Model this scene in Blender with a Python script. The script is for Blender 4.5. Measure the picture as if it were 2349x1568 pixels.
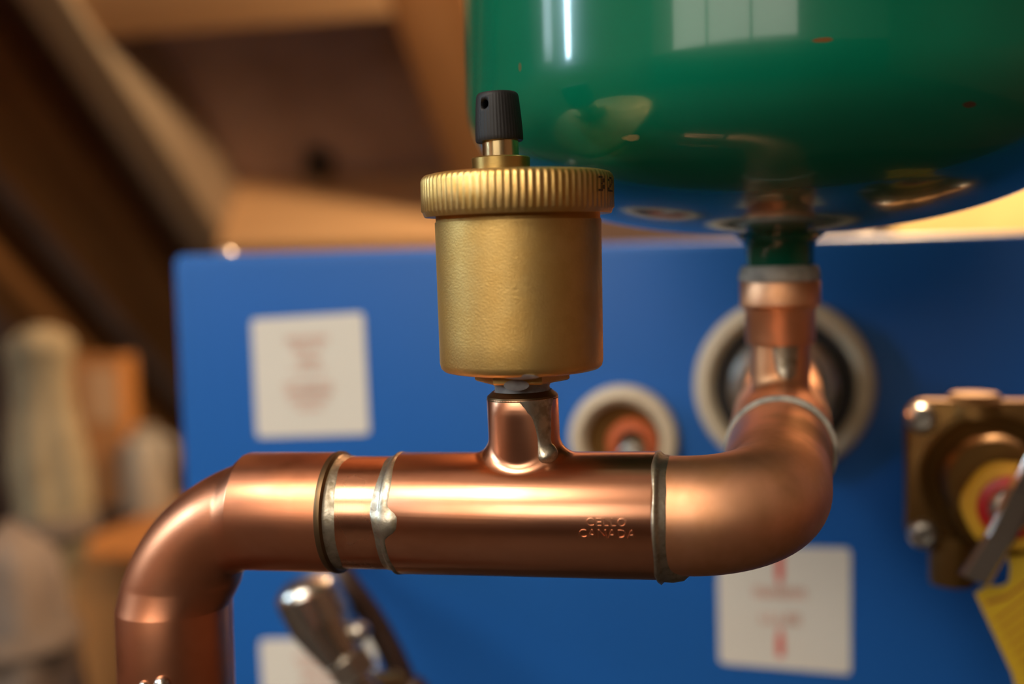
import bpy, bmesh, math, random
from mathutils import Vector, Matrix, Quaternion
from mathutils.noise import noise as pnoise

random.seed(7)
for o in list(bpy.data.objects):
    bpy.data.objects.remove(o, do_unlink=True)
SC = bpy.context.scene
COL = SC.collection
PI = math.pi

# ------------------------------------------------------------------ camera
# World axes follow the house: x along the front copper run, y towards the boiler, z up.
W_PX, H_PX, F_PX = 2349.0, 1568.0, 2610.0
YAW, PITCH, ROLL = math.radians(13.5), math.radians(4.47), math.radians(1.5)
FW = Vector((-math.sin(YAW) * math.cos(PITCH), math.cos(YAW) * math.cos(PITCH), -math.sin(PITCH)))
_rt = Vector((math.cos(YAW), math.sin(YAW), 0))
_up = _rt.cross(FW)
UP = _up * math.cos(ROLL) + _rt * math.sin(ROLL)
RT = _rt * math.cos(ROLL) - _up * math.sin(ROLL)
cam = bpy.data.cameras.new('camera')
camo = bpy.data.objects.new('camera', cam)
COL.objects.link(camo)
camo.matrix_world = Matrix(((RT.x, UP.x, -FW.x, 0), (RT.y, UP.y, -FW.y, 0), (RT.z, UP.z, -FW.z, 0), (0, 0, 0, 1)))
cam.sensor_width = 36
cam.lens = 36 * F_PX / W_PX
cam.clip_start = 0.01
cam.dof.use_dof = True
cam.dof.focus_distance = 0.274
cam.dof.aperture_fstop = 4.9
SC.camera = camo


def ray(px, py):
    return FW + RT * ((px - W_PX / 2) / F_PX) + UP * ((H_PX / 2 - py) / F_PX)


def at(px, py, d):
    return ray(px, py) * d


def at_ax(px, py, ax, v):
    r = ray(px, py)
    return r * (v / r[ax])


# ------------------------------------------------------------------ light and exposure
SC.view_settings.view_transform = 'Standard'
SC.view_settings.look = 'None'
SC.view_settings.gamma = 1.0
SC.view_settings.use_curve_mapping = False
SC.view_settings.exposure = 0.6
wd = bpy.data.worlds.new('world')
SC.world = wd
wd.use_nodes = True
wd.node_tree.nodes['Background'].inputs[0].default_value = (0.55, 0.7, 1.0, 1)
wd.node_tree.nodes['Background'].inputs[1].default_value = 0.3
KEY_STRENGTH = 11.5       # ceiling fixture behind the camera
FILL_WINDOW_STRENGTH = 3.6  # warm glow of the fill window added behind the camera
WINDOW_STRENGTH = 75.0    # daylight in the window of the left wall
BULB_POWER = 44.0          # bare bulb under the roof behind the tank
KEY_LOC = (-1.0, -1.0, 1.42)

# ------------------------------------------------------------------ helpers
BASE = {}


def link(o):
    COL.objects.link(o)
    return o


def props(o, label=None, cat=None, group=None, kind=None):
    if label: o['label'] = label
    if cat: o['category'] = cat
    if group: o['group'] = group
    if kind: o['kind'] = kind
    return o


def thing(name, base, label, cat, group=None):
    o = link(bpy.data.objects.new(name, None))
    o.empty_display_size = 0.02
    o.location = base
    BASE[o.name] = Vector(base)
    return props(o, label, cat, group)


def mesh_obj(name, vf, mat, parent=None, base=None, smooth=35, label=None):
    """verts in world coordinates; stored relative to the parent's (or own) base"""
    v, f = vf
    if parent is not None:
        b = BASE[parent.name]
    else:
        b = Vector(base) if base is not None else Vector((0, 0, 0))
    me = bpy.data.meshes.new(name)
    me.from_pydata([tuple(Vector(p) - b) for p in v], [], f)
    bm = bmesh.new(); bm.from_mesh(me)
    bmesh.ops.recalc_face_normals(bm, faces=bm.faces[:])
    bm.to_mesh(me); bm.free()
    if smooth:
        for p in me.polygons: p.use_smooth = True
        me.set_sharp_from_angle(angle=math.radians(smooth))
    me.materials.append(mat)
    o = link(bpy.data.objects.new(name, me))
    BASE[o.name] = b
    if parent is not None:
        o.parent = parent
    else:
        o.location = b
    if label: o['label'] = label
    return o


def join(*vfs):
    V, Fc = [], []
    for v, f in vfs:
        n = len(V)
        V += list(v)
        Fc += [tuple(i + n for i in q) for q in f]
    return V, Fc


def xf(vf, M):
    return [M @ Vector(p) for p in vf[0]], vf[1]


def frame(o, z, xhint=(1, 0, 0)):
    z = Vector(z).normalized()
    x = Vector(xhint); x = (x - z * x.dot(z))
    if x.length < 1e-6:
        x = Vector((0, 1, 0)); x = x - z * x.dot(z)
    x.normalize(); y = z.cross(x)
    return Matrix(((x.x, y.x, z.x, o[0]), (x.y, y.y, z.y, o[1]), (x.z, y.z, z.z, o[2]), (0, 0, 0, 1)))


def lathe(prof, n=64, M=None, rfun=None):
    """prof: (r, z) list; spun about local z"""
    V, Fc = [], []
    rings = []
    for (r, z) in prof:
        if r < 1e-7:
            rings.append([len(V)]); V.append(Vector((0, 0, z)))
        else:
            rings.append(list(range(len(V), len(V) + n)))
            for i in range(n):
                a = 2 * PI * i / n
                rr = rfun(r, z, a) if rfun else r
                V.append(Vector((rr * math.cos(a), rr * math.sin(a), z)))
    for A, B in zip(rings, rings[1:]):
        if len(A) == 1 and len(B) == 1: continue
        for i in range(n):
            j = (i + 1) % n
            if len(A) == 1: Fc.append((A[0], B[j], B[i]))
            elif len(B) == 1: Fc.append((A[i], A[j], B[0]))
            else: Fc.append((A[i], A[j], B[j], B[i]))
    if M is not None: V = [M @ p for p in V]
    return V, Fc


def sweep(pts, rad, n=32, caps=True, squash=None, up=None, tan=None):
    pts = [Vector(p) for p in pts]
    if not hasattr(rad, '__len__'): rad = [rad] * len(pts)
    tang = []
    for i in range(len(pts)):
        a = pts[max(i - 1, 0)]; b = pts[min(i + 1, len(pts) - 1)]
        tang.append((b - a).normalized())
    if tan: tang = [Vector(t).normalized() for t in tan]
    u = Vector(up) if up else (Vector((0, 0, 1)) if abs(tang[0].z) < 0.9 else Vector((0, 1, 0)))
    V, Fc = [], []
    for i, p in enumerate(pts):
        t = tang[i]
        if i: u = tang[i - 1].rotation_difference(t) @ u
        u = (u - t * u.dot(t)).normalized()
        w = t.cross(u)
        sq = squash or 1.0
        for k in range(n):
            a = 2 * PI * k / n
            V.append(p + u * (rad[i] * sq * math.cos(a)) + w * (rad[i] * math.sin(a)))
    for i in range(len(pts) - 1):
        for k in range(n):
            j = (k + 1) % n
            Fc.append((i * n + k, i * n + j, (i + 1) * n + j, (i + 1) * n + k))
    if caps:
        Fc.append(tuple(range(n - 1, -1, -1)))
        m = (len(pts) - 1) * n
        Fc.append(tuple(range(m, m + n)))
    return V, Fc


def box(c, s, M=None, bev=0.0, seg=2):
    bm = bmesh.new()
    bmesh.ops.create_cube(bm, size=1.0)
    for v in bm.verts:
        v.co = Vector((v.co.x * s[0], v.co.y * s[1], v.co.z * s[2]))
    if bev > 0:
        bmesh.ops.bevel(bm, geom=bm.edges[:] , offset=bev, segments=seg, affect='EDGES', profile=0.5)
    bm.verts.ensure_lookup_table()
    off = Vector(c)
    V = [v.co + off for v in bm.verts]
    Fc = [tuple(v.index for v in f.verts) for f in bm.faces]
    bm.free()
    if M is not None: V = [M @ p for p in V]
    return V, Fc


def prism(outline, y0, y1, M=None):
    """outline in local (x,z), extruded along local y"""
    n = len(outline)
    V = [Vector((x, y0, z)) for x, z in outline] + [Vector((x, y1, z)) for x, z in outline]
    Fc = [tuple(range(n)), tuple(range(2 * n - 1, n - 1, -1))]
    for i in range(n):
        j = (i + 1) % n
        Fc.append((i, i + n, j + n, j))
    if M is not None: V = [M @ p for p in V]
    return V, Fc


def catmull(pts, k=8):
    P = [Vector(p) for p in pts]
    P = [P[0] * 2 - P[1]] + P + [P[-1] * 2 - P[-2]]
    out = []
    for i in range(1, len(P) - 2):
        for j in range(k):
            t = j / k
            a, b, c, d = P[i - 1], P[i], P[i + 1], P[i + 2]
            out.append(0.5 * ((2 * b) + (c - a) * t + (2 * a - 5 * b + 4 * c - d) * t * t + (3 * b - a - 3 * c + d) * t ** 3))
    out.append(P[-2].copy())
    return out


def rrect(w, h, r, k=6):
    pts = []
    for cx, cz, a0 in ((w / 2 - r, h / 2 - r, 0), (-w / 2 + r, h / 2 - r, PI / 2), (-w / 2 + r, -h / 2 + r, PI), (w / 2 - r, -h / 2 + r, 1.5 * PI)):
        for i in range(k + 1):
            a = a0 + PI / 2 * i / k
            pts.append((cx + r * math.cos(a), cz + r * math.sin(a)))
    return pts


def text_vf(s, size, extrude, spacing=1.0, bevel=0.0):
    cu = bpy.data.curves.new('t', 'FONT')
    cu.body = s; cu.size = size; cu.align_x = 'CENTER'; cu.extrude = extrude
    cu.space_character = spacing; cu.resolution_u = 3; cu.bevel_depth = bevel; cu.bevel_resolution = 1
    ob = link(bpy.data.objects.new('t', cu))
    dg = bpy.context.evaluated_depsgraph_get()
    me = bpy.data.meshes.new_from_object(ob.evaluated_get(dg))
    V = [v.co.copy() for v in me.vertices]
    Fc = [tuple(p.vertices) for p in me.polygons]
    bpy.data.objects.remove(ob); bpy.data.curves.remove(cu); bpy.data.meshes.remove(me)
    return V, Fc


# ------------------------------------------------------------------ materials
def mat(name, color, metallic=0.0, rough=0.5, color2=None, cscale=20.0, cstretch=(1, 1, 1), camount=(0.35, 0.65),
        rough2=None, bump=0.0, bscale=200.0, bstretch=(1, 1, 1), bdist=0.0002, coat=0.0, spec=None, streak=None,
        color3=None, c3scale=40.0, c3range=(0.6, 0.7), aniso=0.0):
    m = bpy.data.materials.new(name)
    m.use_nodes = True
    nt = m.node_tree
    P = nt.nodes['Principled BSDF']
    P.inputs['Metallic'].default_value = metallic
    P.inputs['Roughness'].default_value = rough
    P.inputs['Base Color'].default_value = (*color, 1)
    if coat:
        P.inputs['Coat Weight'].default_value = coat
        P.inputs['Coat Roughness'].default_value = 0.07
    if spec is not None: P.inputs['Specular IOR Level'].default_value = spec
    tc = nt.nodes.new('ShaderNodeTexCoord')

    def noise(scale, stretch, detail=4):
        mp = nt.nodes.new('ShaderNodeMapping'); mp.inputs['Scale'].default_value = stretch
        nt.links.new(tc.outputs['Object'], mp.inputs['Vector'])
        nz = nt.nodes.new('ShaderNodeTexNoise'); nz.inputs['Scale'].default_value = scale; nz.inputs['Detail'].default_value = detail
        nt.links.new(mp.outputs[0], nz.inputs['Vector'])
        return nz

    def ramp(nz, lo, hi):
        mr = nt.nodes.new('ShaderNodeMapRange')
        mr.inputs['From Min'].default_value = lo; mr.inputs['From Max'].default_value = hi
        mr.interpolation_type = 'SMOOTHSTEP'
        nt.links.new(nz.outputs['Fac'], mr.inputs['Value'])
        return mr
    col_out = None
    if color2:
        mr = ramp(noise(cscale, cstretch), *camount)
        mx = nt.nodes.new('ShaderNodeMix'); mx.data_type = 'RGBA'
        mx.inputs['A'].default_value = (*color, 1); mx.inputs['B'].default_value = (*color2, 1)
        nt.links.new(mr.outputs[0], mx.inputs['Factor'])
        col_out = mx.outputs['Result']
        if rough2 is not None:
            rm = nt.nodes.new('ShaderNodeMapRange')
            rm.inputs['To Min'].default_value = rough; rm.inputs['To Max'].default_value = rough2
            nt.links.new(mr.outputs[0], rm.inputs['Value']); nt.links.new(rm.outputs[0], P.inputs['Roughness'])
    if color3:
        mr = ramp(noise(c3scale, (1, 1, 1), 2.5), *c3range)
        mx = nt.nodes.new('ShaderNodeMix'); mx.data_type = 'RGBA'
        if col_out: nt.links.new(col_out, mx.inputs['A'])
        else: mx.inputs['A'].default_value = (*color, 1)
        mx.inputs['B'].default_value = (*color3, 1)
        nt.links.new(mr.outputs[0], mx.inputs['Factor'])
        col_out = mx.outputs['Result']
    if col_out: nt.links.new(col_out, P.inputs['Base Color'])
    last = None
    if bump:
        nz = noise(bscale, bstretch, 5)
        b = nt.nodes.new('ShaderNodeBump'); b.inputs['Strength'].default_value = bump; b.inputs['Distance'].default_value = bdist
        nt.links.new(nz.outputs['Fac'], b.inputs['Height']); last = b
    if streak:
        nz = noise(streak[0], streak[1], 3)
        b = nt.nodes.new('ShaderNodeBump'); b.inputs['Strength'].default_value = streak[2]; b.inputs['Distance'].default_value = 0.0001
        nt.links.new(nz.outputs['Fac'], b.inputs['Height'])
        if last: nt.links.new(last.outputs[0], b.inputs['Normal'])
        last = b
    if last: nt.links.new(last.outputs[0], P.inputs['Normal'])
    if aniso:
        P.inputs['Anisotropic'].default_value = aniso
        P.inputs['Anisotropic Rotation'].default_value = 0.25
        tg = nt.nodes.new('ShaderNodeTangent'); tg.direction_type = 'RADIAL'; tg.axis = 'X'
        nt.links.new(tg.outputs[0], P.inputs['Tangent'])
    return m


def emit(name, color, strength):
    m = bpy.data.materials.new(name); m.use_nodes = True
    nt = m.node_tree; nt.nodes.clear()
    e = nt.nodes.new('ShaderNodeEmission'); e.inputs[0].default_value = (*color, 1); e.inputs[1].default_value = strength
    o = nt.nodes.new('ShaderNodeOutputMaterial'); nt.links.new(e.outputs[0], o.inputs[0])
    return m


CU = (0.82, 0.39, 0.225); CU2 = (0.62, 0.235, 0.115); CUT = (0.30, 0.10, 0.035)
M = {}
M['copper_x'] = mat('copper_brushed_round', CU, 1, 0.26, CU2, 60, (1, 1, 1), (0.35, 0.7), 0.36, 0.0, 260, (0.6, 1, 1), 0.0001,
                    streak=(1100, (3.0, 0.10, 0.10), 0.2), aniso=0.6)
M['copper_tee'] = mat('copper_drawn_tee', (0.84, 0.40, 0.235), 1, 0.28, (0.68, 0.28, 0.14), 55, (0.5, 1, 1), (0.4, 0.75), 0.36, 0.0, 300, (0.12, 1, 1), 0.0001,
                      streak=(600, (0.04, 1.5, 1.5), 0.16), aniso=0.7)
M['copper_z'] = mat('copper_brushed_riser', (0.70, 0.30, 0.17), 1, 0.30, CU2, 50, (1, 1, 1), (0.35, 0.7), 0.38, 0.0, 260, (1, 1, 0.4), 0.0001,
                    streak=(700, (0.2, 0.2, 2.0), 0.10), color3=CUT, c3scale=60, c3range=(0.60, 0.95))
M['copper_bend'] = mat('copper_stained_bend', (0.90, 0.46, 0.26), 1, 0.46, (0.74, 0.36, 0.17), 55, (1, 1, 1), (0.38, 0.66), 0.54, 0.0, 220, (1, 1, 1), 0.0001,
                       streak=(800, (2.2, 0.3, 0.15), 0.10), color3=(0.33, 0.17, 0.04), c3scale=42, c3range=(0.50, 0.90), aniso=0.4)
M['solder'] = mat('tin_solder', (0.52, 0.46, 0.36), 1, 0.36, (0.30, 0.25, 0.17), 420, (1, 1, 1), (0.4, 0.68), 0.5, 0.5, 900, (1, 1, 1), 0.00015)
M['joint_dark'] = mat('oxidised_copper_edge', (0.16, 0.10, 0.05), 1, 0.45)
M['brass_cast'] = mat('sandcast_brass', (0.66, 0.44, 0.155), 1, 0.47, (0.60, 0.38, 0.12), 160, (1, 1, 1), (0.3, 0.7), 0.52, 0.5, 2000, (1, 1, 1), 0.00014)
M['brass_knurl'] = mat('knurled_brass', (0.72, 0.48, 0.18), 1, 0.42, (0.60, 0.37, 0.11), 200, (1, 1, 1), (0.3, 0.7), 0.48, 0.4, 1400, (1, 1, 1), 0.0001)
M['brass_turned'] = mat('turned_brass', (0.66, 0.45, 0.15), 1, 0.30, bump=0.15, bscale=700, bstretch=(1, 1, 4), bdist=0.0001)
M['brass_polish'] = mat('polished_brass', (0.95, 0.72, 0.38), 1, 0.20)
M['brass_dark'] = mat('aged_brass', (0.15, 0.075, 0.017), 0.8, 0.46, (0.13, 0.06, 0.013), 60, (1, 1, 1), (0.35, 0.65), 0.5, 0.25, 400, (1, 1, 1), 0.0002)
M['black_plastic'] = mat('ribbed_black_plastic', (0.008, 0.007, 0.007), 0, 0.58, spec=0.35, bump=0.2, bscale=1500)
M['sealant'] = mat('grey_thread_sealant', (0.36, 0.37, 0.38), 0, 0.55, (0.24, 0.24, 0.25), 300, (1, 1, 1), (0.4, 0.7))
M['tape'] = mat('pale_thread_tape', (0.40, 0.36, 0.29), 0, 0.6, (0.24, 0.22, 0.18), 200, (1, 1, 1), (0.4, 0.7), bump=0.4, bscale=400)
M['ink'] = mat('dark_brown_ink', (0.055, 0.018, 0.012), 0.2, 0.6)
M['steel'] = mat('dull_steel', (0.55, 0.52, 0.46), 1, 0.30, (0.42, 0.39, 0.33), 120, (1, 1, 1), (0.4, 0.7), 0.4)
M['chrome'] = mat('chrome', (0.62, 0.59, 0.54), 1, 0.24)
M['blue'] = mat('blue_cabinet_paint', (0.011, 0.098, 0.36), 0, 0.42, spec=0.25, bump=0.05, bscale=900)
M['sticker'] = mat('off_white_sticker', (0.64, 0.61, 0.54), 0, 0.55)
M['red_print'] = mat('red_print', (0.60, 0.045, 0.03), 0, 0.55)
M['pale_red_print'] = mat('pale_red_print', (0.62, 0.30, 0.22), 0, 0.55)
M['cream'] = mat('cream_plastic', (0.56, 0.47, 0.33), 0, 0.45)
M['rubber'] = mat('black_rubber', (0.016, 0.013, 0.011), 0, 0.6)
M['orange'] = mat('orange_red_washer', (0.50, 0.10, 0.025), 0, 0.5)
M['yellow'] = mat('yellow_plastic', (0.62, 0.33, 0.02), 0, 0.4)
M['tag'] = mat('yellow_tag', (0.55, 0.34, 0.012), 0, 0.45)
M['tag_print'] = mat('brown_tag_print', (0.30, 0.09, 0.008), 0, 0.5)
M['red'] = mat('red_plastic', (0.40, 0.006, 0.008), 0, 0.4)
M['hose'] = mat('brown_hose', (0.045, 0.02, 0.010), 0, 0.45)
M['wood'] = mat('pine_timber', (0.42, 0.215, 0.085), 0, 0.65, (0.27, 0.12, 0.04), 14, (1, 0.12, 0.12), (0.3, 0.7), bump=0.2, bscale=60, bstretch=(4, 0.3, 0.3), bdist=0.002)
M['wood_dark'] = mat('dark_pine_timber', (0.34, 0.16, 0.05), 0, 0.65, (0.24, 0.105, 0.03), 14, (1, 0.12, 0.12), (0.3, 0.7), bump=0.2, bscale=60, bstretch=(4, 0.3, 0.3), bdist=0.002)
M['wood_x'] = mat('pine_blocking', (0.62, 0.38, 0.19), 0, 0.6, (0.52, 0.29, 0.13), 14, (0.12, 1, 1), (0.3, 0.7), bump=0.2, bscale=60, bstretch=(0.3, 4, 4), bdist=0.002)
M['pale_wood'] = mat('pale_grey_timber', (0.34, 0.26, 0.17), 0, 0.7, (0.27, 0.19, 0.12), 12, (1, 0.12, 0.12), (0.3, 0.7))  # greyer timber than the other rafters
M['deck'] = mat('grey_brown_roof_board', (0.44, 0.33, 0.28), 0, 0.75, (0.35, 0.25, 0.21), 9, (1, 1, 1), (0.3, 0.7))
M['ply'] = mat('orange_plywood', (0.40, 0.17, 0.045), 0, 0.6, (0.29, 0.11, 0.024), 12, (1, 1, 0.15), (0.3, 0.7))
M['ply2'] = mat('light_plywood', (0.42, 0.20, 0.06), 0, 0.6, (0.36, 0.16, 0.045), 10, (1, 1, 0.15), (0.3, 0.7))
M['cloth'] = mat('cream_canvas', (0.23, 0.185, 0.11), 0, 0.85, (0.18, 0.14, 0.08), 40, (1, 1, 1), (0.3, 0.7), bump=0.3, bscale=300, bdist=0.001)
M['greycloth'] = mat('grey_sacking', (0.14, 0.105, 0.08), 0, 0.85, (0.10, 0.07, 0.05), 25, (1, 1, 1), (0.3, 0.7), bump=0.3, bscale=300, bdist=0.001)
M['white_plastic'] = mat('milky_plastic', (0.27, 0.24, 0.19), 0, 0.5)
M['insul'] = mat('pale_yellow_board', (0.50, 0.36, 0.14), 0, 0.8, (0.42, 0.30, 0.11), 10, (1, 1, 1), (0.3, 0.7))
M['plaster'] = mat('warm_white_plaster', (0.66, 0.57, 0.48), 0, 0.8, bump=0.1, bscale=40, bdist=0.002)
M['concrete'] = mat('concrete_floor', (0.05, 0.036, 0.026), 0, 0.8, (0.038, 0.026, 0.018), 5, (1, 1, 1), (0.3, 0.7))
M['ceilwood'] = mat('brown_board_ceiling', (0.17, 0.085, 0.04), 0, 0.7, (0.12, 0.055, 0.025), 6, (1, 0.1, 1), (0.3, 0.7))
M['dark_band'] = mat('added_dark_wall_band', (0.035, 0.015, 0.007), 0, 0.6, (0.025, 0.010, 0.004), 6, (1, 1, 0.1), (0.3, 0.7))
M['ceilpaint'] = mat('tan_painted_ceiling', (0.40, 0.32, 0.24), 0, 0.8)
M['white_metal'] = mat('white_enamel', (0.7, 0.68, 0.64), 0, 0.4)
M['lamp'] = emit('warm_lamp_diffuser', (1.0, 0.87, 0.72), KEY_STRENGTH)
M['daylight'] = emit('window_daylight', (0.55, 0.80, 1.0), WINDOW_STRENGTH)
M['blind'] = emit('daylit_blind', (0.72, 0.88, 1.0), WINDOW_STRENGTH * 0.08)
M['fill_glow'] = emit('warm_fill_glow', (1.0, 0.90, 0.77), FILL_WINDOW_STRENGTH)
M['bulb'] = emit('bulb_glow', (1.0, 0.66, 0.36), 60)

# ------------------------------------------------------------------ the room
X0, X1, Y0, FLOOR, CEIL = -2.4, 1.9, -2.5, -1.15, 1.62
RP = at(885, 0, 1.46)                       # a point on the inner faces of the rafters
SLOPE = 0.78
NR = Vector((0, -SLOPE, -1)).normalized()   # into the room
AR = Vector((0, 1, -SLOPE)).normalized()    # down the slope


def roofpt(px, py):
    r = ray(px, py)
    return r * (RP.dot(NR) / r.dot(NR))


def struct(name, vf, m):
    v = vf[0]
    b = Vector((sum(p[0] for p in v) / len(v), sum(p[1] for p in v) / len(v), min(p[2] for p in v)))
    return props(mesh_obj(name, vf, m, base=b, smooth=0), kind='structure')


DECK = 0.11
yt = RP.y - (CEIL - RP.z) / SLOPE           # rafter plane meets the ceiling here
yb = RP.y + (RP.z - FLOOR) / SLOPE
struct('floor', box(((X0 + X1) / 2, (Y0 + yb) / 2 + 0.2, FLOOR - 0.05), (X1 - X0 + 0.2, yb - Y0 + 0.8, 0.1)), M['concrete'])
struct('ceiling', box(((X0 + X1) / 2, (Y0 + yt) / 2 + 0.1, CEIL + 0.05), (X1 - X0, yt - Y0 + 0.4, 0.1)), M['ceilpaint'])
DARK_BAND_TOP = 0.42
FX0, FX1, FZ0, FZ1 = -1.9, 0.35, 0.46, 1.55
struct('wall_front', join(box(((X0 + FX0) / 2, Y0 - 0.05, (FLOOR + CEIL) / 2), (FX0 - X0, 0.1, CEIL - FLOOR)), box(((FX1 + X1) / 2, Y0 - 0.05, (FLOOR + CEIL) / 2), (X1 - FX1, 0.1, CEIL - FLOOR)),
       box(((FX0 + FX1) / 2, Y0 - 0.05, (FLOOR + FZ0) / 2), (FX1 - FX0, 0.1, FZ0 - FLOOR)), box(((FX0 + FX1) / 2, Y0 - 0.05, (FZ1 + CEIL) / 2), (FX1 - FX0, 0.1, CEIL - FZ1))), M['plaster'])
fxs = [FX0 + 0.02, FX0 + (FX1 - FX0) / 3, FX0 + (FX1 - FX0) * 2 / 3, FX1 - 0.02]
fill_win = struct('added_fill_window', join(*([box((x, Y0 - 0.03, (FZ0 + FZ1) / 2), (0.04, 0.05, FZ1 - FZ0)) for x in fxs] + [box(((FX0 + FX1) / 2, Y0 - 0.03, z), (FX1 - FX0, 0.05, 0.04)) for z in (FZ0 + 0.02, FZ1 - 0.02)])), M['white_metal'])  # unseen glowing window, added to brighten the reflections in the copper
for i in range(3):
    mesh_obj('pane', box(((fxs[i] + fxs[i + 1]) / 2, Y0 - 0.04, (FZ0 + FZ1) / 2), (fxs[i + 1] - fxs[i] - 0.04, 0.008, FZ1 - FZ0 - 0.08)), M['fill_glow'], fill_win, smooth=0)
struct('added_dark_band', box(((X0 + X1) / 2, Y0 + 0.012, (FLOOR + DARK_BAND_TOP) / 2), (X1 - X0, 0.024, DARK_BAND_TOP - FLOOR)), M['dark_band'])  # unseen dark band, added to darken the copper's lower reflections
struct('light_block_header', box(((X0 + X1) / 2, 0.36, (0.355 + CEIL) / 2), (X1 - X0, 0.09, CEIL - 0.355)), M['ceilwood'])  # unseen header, added to keep the room light off the rafters
struct('wall_right', box((X1 + 0.05, (Y0 + yb) / 2, (FLOOR + CEIL) / 2), (0.1, yb - Y0, CEIL - FLOOR)), M['ceilwood'])
# left wall with a window opening
WY0, WY1, WZ0, WZ1 = -0.62, 0.12, 0.42, 1.25
wl = join(box((X0 - 0.05, (Y0 + WY0) / 2, (FLOOR + CEIL) / 2), (0.1, WY0 - Y0, CEIL - FLOOR)),
          box((X0 - 0.05, (WY1 + yb) / 2, (FLOOR + CEIL) / 2), (0.1, yb - WY1, CEIL - FLOOR)),
          box((X0 - 0.05, (WY0 + WY1) / 2, (FLOOR + WZ0) / 2), (0.1, WY1 - WY0, WZ0 - FLOOR)),
          box((X0 - 0.05, (WY0 + WY1) / 2, (WZ1 + CEIL) / 2), (0.1, WY1 - WY0, CEIL - WZ1)))
struct('wall_left', wl, M['ceilwood'])
zc, zh = (WZ0 + WZ1) / 2, WZ1 - WZ0
wf = join(box((X0 - 0.04, WY0 + 0.0775, zc), (0.06, 0.155, zh)), box((X0 - 0.04, WY1 - 0.02, zc), (0.06, 0.04, zh)), box((X0 - 0.04, -0.2325, zc), (0.06, 0.275, zh)),
          box((X0 - 0.04, (WY0 + WY1) / 2, WZ0 + 0.015), (0.06, WY1 - WY0, 0.03)), box((X0 - 0.04, (WY0 + WY1) / 2, WZ1 - 0.015), (0.06, WY1 - WY0, 0.03)))
win = struct('window_1', wf, M['white_metal'])
mesh_obj('pane', box((X0 - 0.05, -0.42, zc), (0.008, 0.10, zh - 0.05)), M['daylight'], win, smooth=0)
mesh_obj('blind', box((X0 - 0.05, -0.01, zc), (0.008, 0.18, zh - 0.05)), M['blind'], win, smooth=0)
# sloping roof boards
cx = (X0 + X1) / 2
L = (yb - yt) / AR.y
mid = Vector((cx, (yt + yb) / 2, (CEIL + FLOOR) / 2)) - NR * (DECK + 0.02)
MRF = Matrix(((1, 0, NR.x, mid.x), (0, AR.y, NR.y, mid.y), (0, AR.z, NR.z, mid.z), (0, 0, 0, 1)))
roof = struct('wall_back', box((0, 0, 0), (X1 - X0, L + 0.3, 0.04), MRF), M['deck'])


def slope_member(p, w, length, thick, proud, along=True):
    """box lying on the rafter plane: p = centre of its inner face"""
    c = Vector(p) - NR * (thick / 2) + NR * proud
    MM = Matrix(((1, 0, NR.x, c.x), (0, AR.y, NR.y, c.y), (0, AR.z, NR.z, c.z), (0, 0, 0, 1)))
    s = (w, length, thick)
    return box((0, 0, 0), s, MM, 0.003, 1)


def rafter(x, w, m, label, proud=0.0, thick=DECK):
    t = (RP.y + 0.1)
    p = Vector((x, t, RP.z - SLOPE * (t - RP.y)))
    mesh_obj('rafter', slope_member(p, w, 2.9, thick + proud, proud), m, roof, smooth=0, label=label)


ra_l, ra_r = roofpt(100, 60).x, roofpt(212, 60).x
rb_l = roofpt(935, 130).x
rc_r = roofpt(215, 440).x
rafter((ra_l + ra_r) / 2, ra_r - ra_l, M['pale_wood'], 'pale grey rafter running down behind the left corner of the blue boiler', 0.01)
rafter(rb_l + 0.055, 0.11, M['wood'], 'brown pine rafter beside the green tank')
rafter(rc_r - 0.085, 0.17, M['wood_dark'], 'wide dark brown rafter next to the pale grey rafter', -0.02, DECK - 0.02)
rafter(rc_r - 0.36, 0.10, M['wood_dark'], 'dark brown rafter farthest from the green tank', 0.0)


def blocking(px, py, ln, thick, label, proud=0.0):
    p = roofpt(px, py)
    x0, x1 = ra_r, rb_l
    pc = Vector(((x0 + x1) / 2, p.y, p.z)) + AR * (ln / 2)
    mesh_obj('blocking_board', slope_member(pc, x1 - x0 + 0.004, ln, thick, proud), M['wood_x'], roof, smooth=0, label=label)


blocking(700, -70, 0.085, DECK, 'pine blocking board between two rafters, higher up above the black knob')
blocking(800, 515, 0.022, DECK + 0.04, 'pine blocking board between two rafters, just above the boiler top', 0.04)

kp = roofpt(728, 385) - NR * (DECK)
kpr = roofpt(728, 385) - NR * 0.09
kd = ray(728, 385); kd = kd * ((RP - NR * 0.09).dot(NR) / kd.dot(NR))
kt = thing('cable_gland', kd - NR * 0.02, 'small round black knob on the grey roof boards between rafters', 'knob')
MK = frame(kd - NR * 0.025, NR)
mesh_obj('knob_base', lathe([(0, 0), (0.026, 0), (0.026, 0.008), (0.02, 0.012), (0, 0.012)], 32, MK), M['rubber'], kt)
mesh_obj('knob_head', lathe([(0.012, 0.012), (0.021, 0.018), (0.022, 0.034), (0.014, 0.042), (0, 0.043)], 32, MK), M['rubber'], kt)

# ------------------------------------------------------------------ lamps of the room
kx, ky, kz = KEY_LOC
cl = thing('ceiling_light', (kx, ky, CEIL), 'white ceiling lamp with a boxy glowing diffuser behind the photographer', 'lamp')
mesh_obj('diffuser', box((kx, ky, kz), (1.10, 0.80, 0.12), None, 0.02), M['lamp'], cl, smooth=0)
mesh_obj('housing', join(box((kx, ky, kz + 0.085), (1.16, 0.85, 0.05), None, 0.01), box((kx, ky, (kz + 0.15 + CEIL) / 2), (0.1, 0.1, CEIL - kz - 0.14))), M['white_metal'], cl, smooth=0)

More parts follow.
